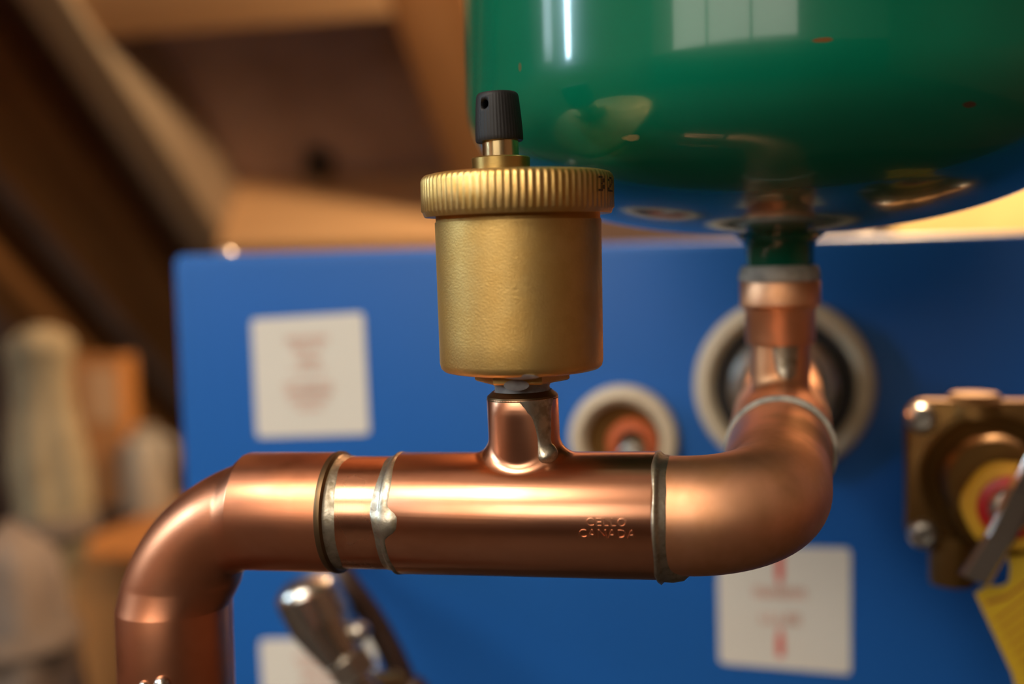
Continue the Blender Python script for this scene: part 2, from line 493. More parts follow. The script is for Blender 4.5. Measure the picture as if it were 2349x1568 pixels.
bp = Vector((0.10, 0.98, 0.59))
bl = thing('pendant_bulb', bp, 'bare warm bulb hanging on a cord under the roof behind the tank', 'lamp')
mesh_obj('glass_bulb', lathe([(0, -0.05), (0.018, -0.045), (0.029, -0.028), (0.030, -0.012), (0.022, 0.008), (0.014, 0.022), (0, 0.022)], 24, Matrix.Translation(bp)), M['bulb'], bl)
mesh_obj('socket', lathe([(0, 0.018), (0.017, 0.018), (0.018, 0.05), (0.01, 0.062), (0, 0.062)], 24, Matrix.Translation(bp)), M['black_plastic'], bl)
rz = RP.z - SLOPE * (bp.y - RP.y) + DECK * 1.2
mesh_obj('cord', sweep([bp + Vector((0, 0, 0.05)), Vector((bp.x, bp.y, max(rz, bp.z + 0.08)))], 0.003, 8), M['black_plastic'], bl)
ld = bpy.data.lights.new('bulb_light', 'POINT'); ld.energy = BULB_POWER; ld.color = (1.0, 0.70, 0.42); ld.shadow_soft_size = 0.03
lo = link(bpy.data.objects.new('bulb_light', ld)); lo.location = bp + Vector((0, 0, -0.09))

# ------------------------------------------------------------------ blue boiler
BY = 0.52
ZT = 0.0032
BXL = at_ax(404, 800, 1, BY).x
BXR = BXL + 0.66
BD = 0.46
boiler = thing('boiler', ((BXL + BXR) / 2, BY + BD / 2, FLOOR), 'blue painted steel boiler cabinet with white labels and pipe ports', 'boiler')
ZJ = -0.245
mesh_obj('cabinet', box(((BXL + BXR) / 2, BY + BD / 2, (ZJ + ZT) / 2), (BXR - BXL, BD, ZT - ZJ), None, 0.004, 3), M['blue'], boiler, smooth=40)
mesh_obj('lower_casing', box(((BXL + BXR) / 2, BY + BD / 2 + 0.02, (FLOOR + ZJ) / 2), (BXR - BXL - 0.03, BD - 0.06, ZJ - FLOOR + 0.004), None, 0.004, 2), M['rubber'], boiler, smooth=40)


def panel(px, py):
    return at_ax(px, py, 1, BY)


scr = panel(490, 584)
MS = frame((scr.x, BY + 0.012, ZT - 0.001), (0, 0, 1))
mesh_obj('screw', lathe([(0, 0), (0.0052, 0), (0.0052, 0.0015), (0.0035, 0.0035), (0, 0.0042)], 20, MS), M['steel'], boiler)
scr = panel(1990, 556)
MS = frame((scr.x, BY + 0.012, ZT - 0.001), (0, 0, 1))
mesh_obj('screw', lathe([(0, 0), (0.0052, 0), (0.0052, 0.0015), (0.0035, 0.0035), (0, 0.0042)], 20, MS), M['steel'], boiler)


def quad_sticker(corners, label):
    """corners px TL, TR, BR, BL on the front panel; a thin sheet with rounded corners"""
    P = [panel(*c) for c in corners]
    out = []
    n = 4
    for i in range(4):
        p = P[i]; a = P[i - 1]; b = P[(i + 1) % 4]
        r = 0.0028
        d1 = (a - p).normalized() * r; d2 = (b - p).normalized() * r
        for k in range(n + 1):
            t = k / n
            q = p + d1 * (1 - t) ** 2 + d2 * t ** 2
            out.append((q.x, q.z))
    s = mesh_obj('label_sticker', prism(out, BY - 0.0004, BY + 0.0006), M['sticker'], boiler, smooth=0, label=label)

    def uv(u, v):
        a = P[0].lerp(P[1], u); b = P[3].lerp(P[2], u)
        q = a.lerp(b, v)
        return Vector((q.x, BY - 0.0006, q.z))
    return s, uv


def print_rects(name, uv, rects, m, parent):
    V, Fc = [], []
    for (u0, v0, u1, v1) in rects:
        k = len(V)
        for (u, v) in ((u0, v0), (u1, v0), (u1, v1), (u0, v1)): V.append(uv(u, v))
        for (u, v) in ((u0, v0), (u1, v0), (u1, v1), (u0, v1)): V.append(uv(u, v) + Vector((0, 0.0003, 0)))
        for q in ((0, 1, 2, 3), (7, 6, 5, 4), (0, 4, 5, 1), (1, 5, 6, 2), (2, 6, 7, 3), (3, 7, 4, 0)):
            Fc.append(tuple(k + i for i in q))
    return mesh_obj(name, (V, Fc), m, parent, smooth=0)


def glyph_row(u0, u1, v0, v1, n, rnd):
    """a row of blurred, unreadable letter strokes"""
    R = []
    w = (u1 - u0) / n
    for i in range(n):
        a = u0 + i * w + w * 0.1; b = u0 + (i + 1) * w - w * 0.12
        t = (b - a) * 0.28; h = (v1 - v0) * 0.24
        R.append((a, v0, a + t, v1))
        if rnd.random() < 0.7: R.append((b - t, v0, b, v1))
        if rnd.random() < 0.75: R.append((a, v0, b, v0 + h))
        if rnd.random() < 0.7: R.append((a, v1 - h, b, v1))
    return R


rnd = random.Random(3)
s1, uv1 = quad_sticker([(577, 732), (834, 716), (848, 995), (590, 1003)], 'square off-white sticker with faint red text beside the brass vent')
rows = [(0.30, 0.68, 0.17, 0.215, 8), (0.36, 0.62, 0.245, 0.30, 5), (0.40, 0.60, 0.345, 0.395, 4), (0.34, 0.64, 0.43, 0.465, 7),
        (0.26, 0.70, 0.55, 0.585, 10), (0.28, 0.70, 0.61, 0.655, 9), (0.30, 0.66, 0.685, 0.72, 8), (0.38, 0.60, 0.75, 0.785, 5)]
rr = []
for a, b, c, d, n in rows: rr += glyph_row(a, b, c, d, n, rnd)
print_rects('printed_text', uv1, rr, M['pale_red_print'], s1)
s2, uv2 = quad_sticker([(1645, 1252), (1951, 1256), (1951, 1546), (1650, 1520)], 'square off-white sticker with red arrows below the pipe bend')
print_rects('printed_text', uv2, glyph_row(0.27, 0.67, 0.335, 0.415, 6, rnd) + glyph_row(0.32, 0.63, 0.545, 0.625, 5, rnd), M['pale_red_print'], s2)
for nm, sh in (('printed_arrow', [(0.445, 0.06, 0.50, 0.26), (0.46, 0.26, 0.485, 0.31)]), ('printed_arrow', [(0.445, 0.72, 0.50, 0.90), (0.46, 0.66, 0.485, 0.72)])):
    print_rects(nm, uv2, sh, M['red_print'], s2)
s3, uv3 = quad_sticker([(596, 1466), (860, 1460), (874, 1745), (612, 1750)], 'off-white sticker with red text behind the chrome drain valve')
rr = []
for a, b, c, d, n in ((0.30, 0.62, 0.13, 0.17, 7), (0.34, 0.70, 0.20, 0.25, 7), (0.36, 0.72, 0.30, 0.36, 6), (0.30, 0.72, 0.42, 0.46, 9)): rr += glyph_row(a, b, c, d, n, rnd)
print_rects('printed_text', uv3, rr, M['pale_red_print'], s3)

# ------------------------------------------------------------------ copper run
T = at(1210, 1178, 0.282)
TILT = math.radians(1.0)
RP_, RH = 0.0143, 0.01535           # tube and socket radii (1 inch copper)
EX = Vector((math.cos(TILT), 0, math.sin(TILT)))
EZ = Vector((-math.sin(TILT), 0, math.cos(TILT)))
EY = Vector((0, 1, 0))
MT = Matrix(((EX.x, 0, EZ.x, T.x), (0, 1, 0, T.y), (EX.z, 0, EZ.z, T.z), (0, 0, 0, 1)))   # run frame: x along, z up the branch
XL = at_ax(407, 1450, 1, T.y).x - T.x
XR = 0.0588
run = thing('copper_pipe_run', (T.x + XL, T.y, FLOOR), 'soldered copper pipe run with elbow, tee and bend in front of the boiler', 'pipe')


def cyl_x(x0, x1, prof, n=72):
    """lathe about the run's x axis; prof = (x, r)"""
    MM = MT @ Matrix(((0, 0, 1, 0), (0, 1, 0, 0), (-1, 0, 0, 0), (0, 0, 0, 1)))
    return lathe([(r, x) for x, r in prof], n, MM)


def on_run(px, py, r):
    """pixel -> (x, theta) on a cylinder of radius r about the run axis"""
    Mi = MT.inverted()
    o = Mi @ Vector((0, 0, 0)); d = (Mi.to_3x3() @ ray(px, py)).normalized()
    a = d.y ** 2 + d.z ** 2; b = o.y * d.y + o.z * d.z; c = o.y ** 2 + o.z ** 2 - r * r
    disc = b * b - a * c
    t = (-b - math.sqrt(max(disc, 0))) / a
    p = o + d * t
    return p.x, math.atan2(p.z, -p.y)


def run_pt(x, th, r):
    return MT @ Vector((x, -r * math.cos(th), r * math.sin(th)))


# --- front tee with a filleted branch
TL, TR = -0.0331, 0.0331
RB, FIL, BTOP = 0.0088, 0.0044, 0.0292


def branch_surface(ph, s):
    """s in 0..1 branch top to fillet start, 1..2 round the fillet; returns point, normal in tee frame"""
    rb, f, R = RB, FIL, RH
    cxx, cyy = (rb + f) * math.cos(ph), (rb + f) * math.sin(ph)
    cz = math.sqrt((R + f) ** 2 - cyy ** 2)
    if s <= 1:
        z = BTOP + (cz - BTOP) * s
        return Vector((rb * math.cos(ph), rb * math.sin(ph), z)), Vector((math.cos(ph), math.sin(ph), 0))
    c = Vector((cxx, cyy, cz))
    a = Vector((rb * math.cos(ph), rb * math.sin(ph), cz)) - c
    b = Vector((cxx, cyy * R / (R + f), cz * R / (R + f))) - c
    ang = a.angle(b); t = s - 1
    d = (a * math.sin((1 - t) * ang) + b * math.sin(t * ang)) / math.sin(ang)
    return c + d, -d.normalized()


def tee_mesh(MX, n=96, cut=0.0007):
    ribs = [TL, TL + 0.0003, TL + 0.0009, 0, TR - 0.0009, TR - 0.0003, TR]
    rr_ = [RH - 0.0014, RH - 0.0003, RH, RH, RH, RH - 0.0003, RH - 0.0014]
    runv = lathe([(r, x) for x, r in zip(ribs, rr_)], n, MX @ Matrix(((0, 0, 1, 0), (0, 1, 0, 0), (-1, 0, 0, 0), (0, 0, 0, 1))))
    V, Fc = [], []
    ss = [0, 0.3, 0.6, 0.85, 1] + [1 + k / 10 for k in range(1, 11)]
    rows = []
    # rim: inner bore, top face, chamfer
    for (r, z) in ((0.0066, BTOP - 0.002), (0.0066, BTOP + 0.0012), (0.0073, BTOP + 0.0016), (0.0086, BTOP + 0.0004)):
        rows.append([MX @ Vector((r * math.cos(2 * PI * i / n), r * math.sin(2 * PI * i / n), z)) for i in range(n)])
    for s in ss:
        rows.append([MX @ branch_surface(2 * PI * i / n, s)[0] for i in range(n)])
    for rw in rows: V += rw
    for k in range(len(rows) - 1):
        for i in range(n):
            j = (i + 1) % n
            Fc.append((k * n + i, k * n + j, (k + 1) * n + j, (k + 1) * n + i))
    return join(runv, (V, Fc))


tee = mesh_obj('pipe_tee', tee_mesh(MT), M['copper_tee'], run, smooth=50, label='copper tee stamped with raised letters under the brass vent')
mesh_obj('socket_rim', lathe([(0.0066, BTOP + 0.0010), (0.0073, BTOP + 0.0017), (0.0087, BTOP + 0.0005), (0.00885, BTOP - 0.0003), (0.0087, BTOP - 0.0005)], 72, MT), M['joint_dark'], tee)

# raised lettering
for s_, px, py, size in (('CELLO', 1391, 1207, 0.0028), ('CANADA', 1393, 1233, 0.0028)):
    x0, th0 = on_run(px, py, RH)
    V, Fc = text_vf(s_, size, 0.00014, 1.2, 0.00003)
    V = [run_pt(x0 + p.x, th0 + p.y / RH, RH + 0.00006 + p.z) for p in V]
    mesh_obj('embossed_lettering', (V, Fc), M['copper_tee'], tee, smooth=0)

# solder drip down the branch
def drip(ph0, rows, name, parent, MX, k=14):
    """rows: (s, half_width_angle, thickness, shift)"""
    V, Fc = [], []
    for (s, hw, th, sh) in rows:
        for i in range(k + 1):
            t = -1 + 2 * i / k
            wob = 1 + 0.10 * pnoise(Vector((s * 6, t * 2, 3.1)))
            p, nrm = branch_surface(ph0 + sh + hw * t * wob, s)
            h = th * (max(0.0, 1 - t * t) ** 0.5) - 0.00004
            V.append(MX @ (p + nrm * h))
    m = k + 1
    for a in range(len(rows) - 1):
        for i in range(k):
            Fc.append((a * m + i, a * m + i + 1, (a + 1) * m + i + 1, (a + 1) * m + i))
    return mesh_obj(name, (V, Fc), M['solder'], parent, smooth=60)


rows = [(0.0, 0.62, 0.00015, -0.10), (0.08, 0.52, 0.00022, -0.05), (0.2, 0.42, 0.00025, -0.02), (0.35, 0.32, 0.0003, 0.03), (0.55, 0.27, 0.0003, 0.06), (0.75, 0.25, 0.0003, 0.07),
        (0.9, 0.22, 0.0005, 0.06), (1.0, 0.235, 0.0010, 0.05), (1.15, 0.265, 0.0016, 0.05), (1.35, 0.275, 0.0019, 0.05), (1.52, 0.24, 0.0017, 0.05), (1.64, 0.16, 0.0011, 0.05), (1.70, 0.08, 0.0005, 0.05), (1.72, 0.01, 0.0, 0.05)]
PH0 = -PI / 2 + 0.23 + 0.54
drip(PH0, rows, 'solder_drip', tee, MT)


def solder_ring(xe, sgn, w1f, w2f, tf, rh=RH, rp=RP_, n=120, MX=None):
    """xe: socket end; sgn +1 when the tube leaves towards +x.  widths as functions of theta (0 = front, up positive)"""
    V, Fc = [], []
    m = 7
    for i in range(n):
        th = -PI + 2 * PI * i / n
        w1, w2, t = w1f(th), w2f(th), tf(th)
        prof = [(-w1, rh - 0.00008), (-w1 * 0.75, rh + t * 0.6), (-w1 * 0.1, rh + t * 0.9), (0.0005, (rh + rp) / 2 + t * 0.8), (w2 * 0.4, rp + t * 1.3), (w2 * 0.8, rp + t * 0.9), (w2, rp - 0.00008)]
        for dx, r in prof:
            x = xe + sgn * dx
            if MX is None: V.append(run_pt(x, th, r))
            else: V.append(MX @ Vector((x, -r * math.cos(th), r * math.sin(th))))
    for i in range(n):
        j = (i + 1) % n
        for k in range(m - 1):
            Fc.append((i * m + k, i * m + k + 1, j * m + k + 1, j * m + k))
    return V, Fc


def wob(seed, base, amp, f=2.0):
    return lambda th: base + amp * pnoise(Vector((math.cos(th) * f, math.sin(th) * f, seed)))


def gauss(th, c, s):
    d = (th - c + PI) % (2 * PI) - PI
    return math.exp(-(d / s) ** 2)


# joint at the left of the tee: both sides, hanging blob on the tee side
_, thb = on_run(892, 1200, RH)
w1 = wob(1.3, 0.0012, 0.0008)
w1b = lambda th: max(0.0006, w1(th)) + 0.0033 * math.exp(-((th - thb) / 0.21) ** 4) + 0.0013 * gauss(th, thb + 0.45, 0.35)
mesh_obj('solder_joint', solder_ring(TL, -1, w1b, wob(2.2, 0.0024, 0.0010), lambda th: 0.00018 + 0.0006 * math.exp(-((th - thb + 0.04) / 0.17) ** 4)), M['solder'], run, smooth=60)
# right of the tee, heavy drop underneath
w2 = wob(5.1, 0.0026, 0.0009)
mesh_obj('solder_joint', solder_ring(TR, 1, wob(4.4, 0.0009, 0.0007), lambda th: w2(th) + 0.0042 * gauss(th, -1.35, 0.33), lambda th: 0.00025 + 0.0010 * gauss(th, -1.4, 0.4)), M['solder'], run, smooth=60)

# --- nipple and left elbow
HE = -0.0492                                    # right end of the elbow's horizontal socket
mesh_obj('pipe_nipple', cyl_x(0, 0, [(HE - 0.004, RP_), (TL + 0.004, RP_)]), M['copper_x'], run)
mesh_obj('solder_joint', solder_ring(HE, 1, lambda th: 0.0001, wob(9.1, 0.0034, 0.0011, 1.5), lambda th: 0.00016), M['solder'], run, smooth=60)
mesh_obj('socket_lip', cyl_x(0, 0, [(HE - 0.0012, RH), (HE - 0.0005, RH + 0.0003), (HE + 0.0003, RH + 0.00025), (HE + 0.0008, RH - 0.0004), (HE + 0.0008, RP_)]), M['joint_dark'], run)
RBD, RT2, OFF = 0.0136, 0.0127, 0.0165            # bend radius, throat radius, bend centre from the corner
DV = Vector((-0.02, 0, -1)).normalized()
corner = MT @ Vector((XL, 0, 0))


def loft(secs, n=72):
    """secs: (centre, in-plane axis, in-plane radius, depth radius)"""
    V, Fc = [], []
    for c, u, ru, rw in secs:
        for k in range(n):
            a = 2 * PI * k / n
            V.append(c + u * (ru * math.cos(a)) + EY * (rw * math.sin(a)))
    for i in range(len(secs) - 1):
        for k in range(n):
            j = (k + 1) % n
            Fc.append((i * n + k, i * n + j, (i + 1) * n + j, (i + 1) * n + k))
    return V, Fc


def pl(px, py):
    return at_ax(px, py, 1, T.y)


secs = []
for x in (HE, HE - 0.003, (pl(578, 1175) - corner).dot(EX) + XL, (pl(573, 1175) - corner).dot(EX) + XL):
    secs.append((MT @ Vector((x, 0, 0)), EZ, RH, RH))
secs[-1] = (secs[-1][0], EZ, RH - 0.0002, RH - 0.0002)
for k in range(0, 25):
    t = k / 24
    a = math.radians(19.3 + (75.1 - 19.3) * t)
    O_ = pl(669 - 391.7 * math.sin(a), 1435 - 391.7 * math.cos(a))
    I_ = pl(548 - 5 * t, 1313 + 28 * t)
    u_ = (O_ - I_)
    secs.append(((O_ + I_) / 2, u_.normalized(), u_.length / 2, 0.0136 - 0.0006 * math.sin(PI * t)))
p2 = corner + DV * 0.0165
z0 = (pl(407, 1384) - corner).dot(DV); z1 = (pl(407, 1389) - corner).dot(DV)
for dz, r in ((z0, RH - 0.0002), (z1, RH), (0.046, RH), (0.0505, RH), (0.0508, RP_)):
    secs.append((corner + DV * dz, -EX, RH if r != RP_ else RP_, r))
mesh_obj('pipe_elbow', loft(secs), M['copper_z'], run, smooth=32, label='copper elbow turning down at the end of the run')
zend = (p2.z + 0.034 * DV.z - FLOOR) / -DV.z
mesh_obj('pipe_riser', sweep([p2 + DV * 0.032, p2 + DV * 0.15, p2 + DV * (zend + 0.034)], RP_, 48), M['copper_z'], run)
# solder beads near the foot of the elbow socket
for px, py, r in ((372, 1568, 0.0022), (331, 1573, 0.0015), (312, 1578, 0.0009)):
    d = ray(px, py)
    # meet the vertical socket
    ax = p2; t = 0.25
    o2 = Vector((ax.x + DV.x * 0.02, ax.y))
    a = d.x ** 2 + d.y ** 2; b = -(o2.x * d.x + o2.y * d.y); c = o2.x ** 2 + o2.y ** 2 - RH ** 2
    disc = b * b - a * c
    t = (-b - math.sqrt(max(disc, 0))) / a
    q = d * t
    nn = Vector((q.x - o2.x, q.y - o2.y, 0)).normalized()
    mesh_obj('solder_bead', lathe([(0, -r * 0.4), (r * 0.95, -r * 0.3), (r, 0.0), (r * 0.85, r * 0.5), (r * 0.5, r * 0.8), (0, r * 0.9)], 20, frame(q, nn, (0, 0, 1))), M['chrome'], run, smooth=80)

# --- street bend going back to the second tee
BRZ, BRY = -0.0573, 0.3245                        # where the back tee starts
R2 = 0.0198
e0 = MT @ Vector((TR - 0.004, 0, 0))
b0 = MT @ Vector((XR - R2, 0, 0)); cnr = MT @ Vector((XR, 0, 0))
bx = cnr.x
back0 = Vector((bx + 0.0018, BRY, BRZ))
dleg = (back0 - cnr).normalized()
b2 = cnr + dleg * R2
cb = b0 + (b2 - cnr)
path = [e0, MT @ Vector((TR + 0.001, 0, 0))]
for k in range(0, 19):
    a = PI / 2 * k / 18
    path.append(cb + (b0 - cb) * math.cos(a) + (b2 - cb) * math.sin(a))
path += [b2.lerp(back0, 0.5), back0 + dleg * 0.006]
mesh_obj('street_bend', sweep(path, RP_, 72, False), M['copper_bend'], run, smooth=60, label='stained copper bend turning back towards the boiler')
# second tee: x' along +y
TH = 0.0331
bt = Vector((back0.x + 0.0004, BRY + TH, BRZ))
MB = Matrix(((0, -1, 0, bt.x), (1, 0, 0, bt.y), (0, 0, 1, bt.z), (0, 0, 0, 1)))
_B = BTOP
BTOP = 0.0300
t2 = mesh_obj('pipe_tee', tee_mesh(MB), M['copper_bend'], run, smooth=50, label='copper tee under the green tank neck')
drip(PI + 0.20, [(0.0, 0.7, 0.0002, 0), (0.2, 0.5, 0.0003, 0), (0.6, 0.42, 0.0003, 0), (0.9, 0.36, 0.0004, 0), (1.1, 0.3, 0.0008, 0), (1.3, 0.2, 0.0006, 0), (1.4, 0.02, 0, 0)], 'solder_drip', t2, MB)
BTOP = _B
mesh_obj('solder_joint', solder_ring(-TH, -1, wob(7.7, 0.0016, 0.0005), wob(8.1, 0.0012, 0.0005), lambda th: 0.0004, MX=MB), M['tape'], run, smooth=60)
# tail into the boiler
mesh_obj('pipe_tail', sweep([bt + Vector((0, 0.028, 0)), Vector((bt.x + 0.001, BY + 0.001, BRZ - 0.001))], RP_, 48), M['copper_bend'], run)
# threaded adapter up to the tank
AX = bt.x; AYY = bt.y
MA = Matrix.Translation((AX, AYY, 0))
ad = mesh_obj('threaded_adapter', lathe([(0.0078, -0.0300), (0.0102, -0.0298), (0.0106, -0.0285), (0.0106, -0.0195), (0.0112, -0.0185), (0.0121, -0.0178), (0.0121, -0.0112), (0.0116, -0.0104), (0.0100, -0.0104)], 48, MA), M['copper_bend'], run, label='copper female adapter below the tank neck')
mesh_obj('adapter_tube', lathe([(0.0080, -0.0320), (0.0080, -0.0270)], 48, MA), M['solder'], ad)

# ------------------------------------------------------------------ expansion tank
TKZ = 0.0034
TKR, TKH, TKP = 0.0942, 0.042, 2.25


def tank_r_at(z):
    if z >= TKZ + TKH: return TKR
    return TKR * max(0.0, 1 - ((TKZ + TKH - z) / TKH) ** TKP) ** (1 / TKP)


def on_tank(px, py):
    d = ray(px, py).normalized()
    t = 0.15
    while t < 0.5:
        p = d * t
        if p.z >= TKZ and math.hypot(p.x - AX, p.y - AYY) <= tank_r_at(p.z): return p
        t += 0.0003
    return d * 0.33


tank = thing('expansion_tank', (AX, AYY, TKZ - 0.0115), 'glossy green steel expansion tank with chipped paint hanging over the pipes', 'tank')
prof = []
for k in range(0, 41):
    a = PI / 2 * k / 40
    prof.append((max(TKR * math.sin(a) ** (2 / TKP), 1e-9), TKZ + TKH - TKH * max(math.cos(a), 0.0) ** (2 / TKP)))
prof += [(TKR, TKZ + TKH + 0.002), (TKR, 0.07), (TKR, 0.10), (TKR, 0.148), (TKR, 0.15), (TKR + 0.0012, 0.152), (TKR + 0.0012, 0.156), (TKR, 0.158), (TKR, 0.26)]
for k in range(1, 17):
    a = PI / 2 * k / 16
    prof.append((max(TKR * math.cos(a), 1e-9), 0.26 + TKH * math.sin(a)))
GREEN = mat('glossy_green_enamel', (0.0012, 0.118, 0.062), 0, 0.22, (0.0010, 0.100, 0.052), 18, (1, 1, 1), (0.3, 0.7), coat=0.6, spec=0.2, bump=0.02, bscale=70, bdist=0.0008)
nt = GREEN.node_tree
P = nt.nodes['Principled BSDF']
cur = P.inputs['Base Color'].links[0].from_socket
tcn = nt.nodes.new('ShaderNodeTexCoord')
wn = nt.nodes.new('ShaderNodeTexNoise'); wn.inputs['Scale'].default_value = 220; wn.inputs['Detail'].default_value = 4
nt.links.new(tcn.outputs['Object'], wn.inputs['Vector'])
for px, py, rx, ry, cc in ((1884, 92, 24, 5, (0.12, 0.05, 0.012)), (1450, 316, 22, 6, (0.20, 0.20, 0.10)), 
                           (1752, 482, 42, 60, (0.10, 0.060, 0.012)), (1790, 520, 70, 24, (0.075, 0.045, 0.010)), (1193, 155, 5, 8, (0.07, 0.08, 0.035)), (2225, 240, 20, 5, (0.06, 0.03, 0.015))):
    q = on_tank(px, py) - BASE[tank.name]
    dd = (q + BASE[tank.name]).length / F_PX
    sx, sz = rx * dd * 1.05, ry * dd * 1.3
    sub = nt.nodes.new('ShaderNodeVectorMath'); sub.operation = 'SUBTRACT'; sub.inputs[1].default_value = q
    nt.links.new(tcn.outputs['Object'], sub.inputs[0])
    mul = nt.nodes.new('ShaderNodeVectorMath'); mul.operation = 'MULTIPLY'; mul.inputs[1].default_value = (1 / sx, 1 / (sx * 2.2), 1 / sz)
    nt.links.new(sub.outputs[0], mul.inputs[0])
    ln = nt.nodes.new('ShaderNodeVectorMath'); ln.operation = 'LENGTH'; nt.links.new(mul.outputs[0], ln.inputs[0])
    ad_ = nt.nodes.new('ShaderNodeMath'); ad_.operation = 'MULTIPLY_ADD'; ad_.inputs[1].default_value = 1.5; nt.links.new(wn.outputs['Fac'], ad_.inputs[0]); nt.links.new(ln.outputs['Value'], ad_.inputs[2])
    mr = nt.nodes.new('ShaderNodeMapRange'); mr.inputs['From Min'].default_value = 1.75; mr.inputs['From Max'].default_value = 1.40
    nt.links.new(ad_.outputs[0], mr.inputs['Value'])
    mx = nt.nodes.new('ShaderNodeMix'); mx.data_type = 'RGBA'; mx.inputs['B'].default_value = (*cc, 1)
    nt.links.new(mr.outputs[0], mx.inputs['Factor']); nt.links.new(cur, mx.inputs['A'])
    cur = mx.outputs['Result']
nt.links.new(cur, P.inputs['Base Color'])
mesh_obj('tank_shell', lathe(prof, 160, MA), GREEN, tank, smooth=40)
mesh_obj('tank_neck', lathe([(0.0150, TKZ + 0.0040), (0.0135, TKZ - 0.0002), (0.0112, TKZ - 0.0018), (0.0103, TKZ - 0.0035), (0.0101, -0.0085), (0, -0.0085)], 48, MA), GREEN, tank)
mesh_obj('thread_tape', lathe([(0.0100, -0.0058), (0.0112, -0.0060), (0.0119, -0.0075), (0.0123, -0.0098), (0.0120, -0.0106), (0.0100, -0.0110)], 48, MA,
         lambda r, z, a: r * (1 + 0.02 * math.sin(3 * a + 60 * z))), M['tape'], tank)

# ------------------------------------------------------------------ brass air vent
vb = MT @ Vector((0, 0, BTOP))
VZ0 = vb.z
MV = frame((vb.x, vb.y, 0), (0, 0, 1))


def vz(py):
    """height on the vent axis seen at image row py"""
    p = at_ax(1200, py, 1, vb.y)
    return p.z


vent = thing('air_vent', (vb.x, vb.y, VZ0), 'round cast brass automatic air vent with knurled lid and black cap', 'air vent')
zb, zt = vz(849), vz(484)
mesh_obj('thread_sealant', lathe([(0.0060, VZ0 - 0.003), (0.0063, VZ0 + 0.0008), (0.0067, VZ0 + 0.0016), (0.0065, VZ0 + 0.0026), (0.0069, VZ0 + 0.0034), (0.0068, VZ0 + 0.0046), (0.004, VZ0 + 0.0048)], 60, MV,
         lambda r, z, a: r * (1 + 0.03 * math.sin(2 * a + 0.6) * (1 if z > VZ0 else 0) + 0.02 * math.sin(5 * a + 900 * z))), M['sealant'], vent, smooth=60)
hz0, hz1 = vz(872), zb + 0.0006
hexo = [(0.0117 * math.cos(PI / 3 * k + 0.12), 0.0117 * math.sin(PI / 3 * k + 0.12)) for k in range(6)]
V = []; Fc = []
for z, s in ((hz0, 0.955), (hz0 + 0.0004, 1.0), (hz1, 1.0)):
    for x, y in hexo: V.append(MV @ Vector((x * s, y * s, z)))
Fc = [tuple(range(6))] + [(r * 6 + i, r * 6 + (i + 1) % 6, (r + 1) * 6 + (i + 1) % 6, (r + 1) * 6 + i) for r in range(2) for i in range(6)] + [tuple(range(17, 11, -1))]
hexp = mesh_obj('hex_base', (V, Fc), M['brass_cast'], vent, smooth=0)
# sealant squeezed up over a corner of the hex
blobc = MV @ Vector((0.0010, -0.0104, (hz0 + zb) / 2 - 0.0012))
mesh_obj('sealant_smear', lathe([(0, -0.0012), (0.0014, -0.001), (0.0019, 0), (0.0010, 0.0011), (0, 0.0013)], 20, frame(blobc, (0.1, -1, 0.0)) @ Matrix.Diagonal((1.6, 0.7, 0.25, 1))), M['sealant'], vent, smooth=80)
blobc = MV @ Vector((0.0036, -0.0176, zb + 0.00035))
mesh_obj('sealant_smear', lathe([(0, -0.0010), (0.0026, -0.0007), (0.0034, 0), (0.0020, 0.0006), (0, 0.0008)], 24, frame(blobc, (0, -0.5, -1)) @ Matrix.Diagonal((1.3, 0.5, 0.5, 1))), M['sealant'], vent, smooth=80)
rbt, rtp = 0.0200, 0.0202
prof = [(0, zb), (0.010, zb), (0.0176, zb + 0.0001), (0.0189, zb + 0.0004), (0.0197, zb + 0.0011), (rbt, zb + 0.0024)]
prof += [(rbt + (rtp - rbt) * k / 6, zb + 0.0024 + (zt - 0.0024 - zb - 0.0024) * k / 6) for k in range(1, 7)]
prof += [(rtp - 0.00025, zt - 0.0021), (rtp - 0.0003, zt + 0.001), (0.012, zt + 0.001)]
mesh_obj('vent_body', lathe(prof, 128, MV), M['brass_cast'], vent, smooth=40)
# knurled lid
zr0, zr1 = vz(494), vz(400)
RR = 0.0234
NK = 84


def knurl(r, z, a):
    if r < RR - 0.0004: return r
    lo, hi = zr0 + 0.0012, zr1 - 0.0005
    if z < lo or z > hi: return r
    return r - 0.00028 * (0.5 - 0.5 * math.cos(NK * a)) ** 0.8


prof = [(0.0195, zr0 + 0.0003), (0.0226, zr0), (RR - 0.0006, zr0 + 0.0003), (RR - 0.00038, zr0 + 0.0010), (RR, zr0 + 0.0014), (RR, (zr0 + zr1) / 2), (RR, zr1 - 0.0014), (RR - 0.0003, zr1 - 0.0006),
        (RR - 0.0009, zr1), (RR - 0.0022, zr1 + 0.0003), (0.010, zr1 + 0.0005), (0, zr1 + 0.0005)]
lid = mesh_obj('knurled_lid', lathe(prof, NK * 8, MV, knurl), M['brass_knurl'], vent, smooth=50)
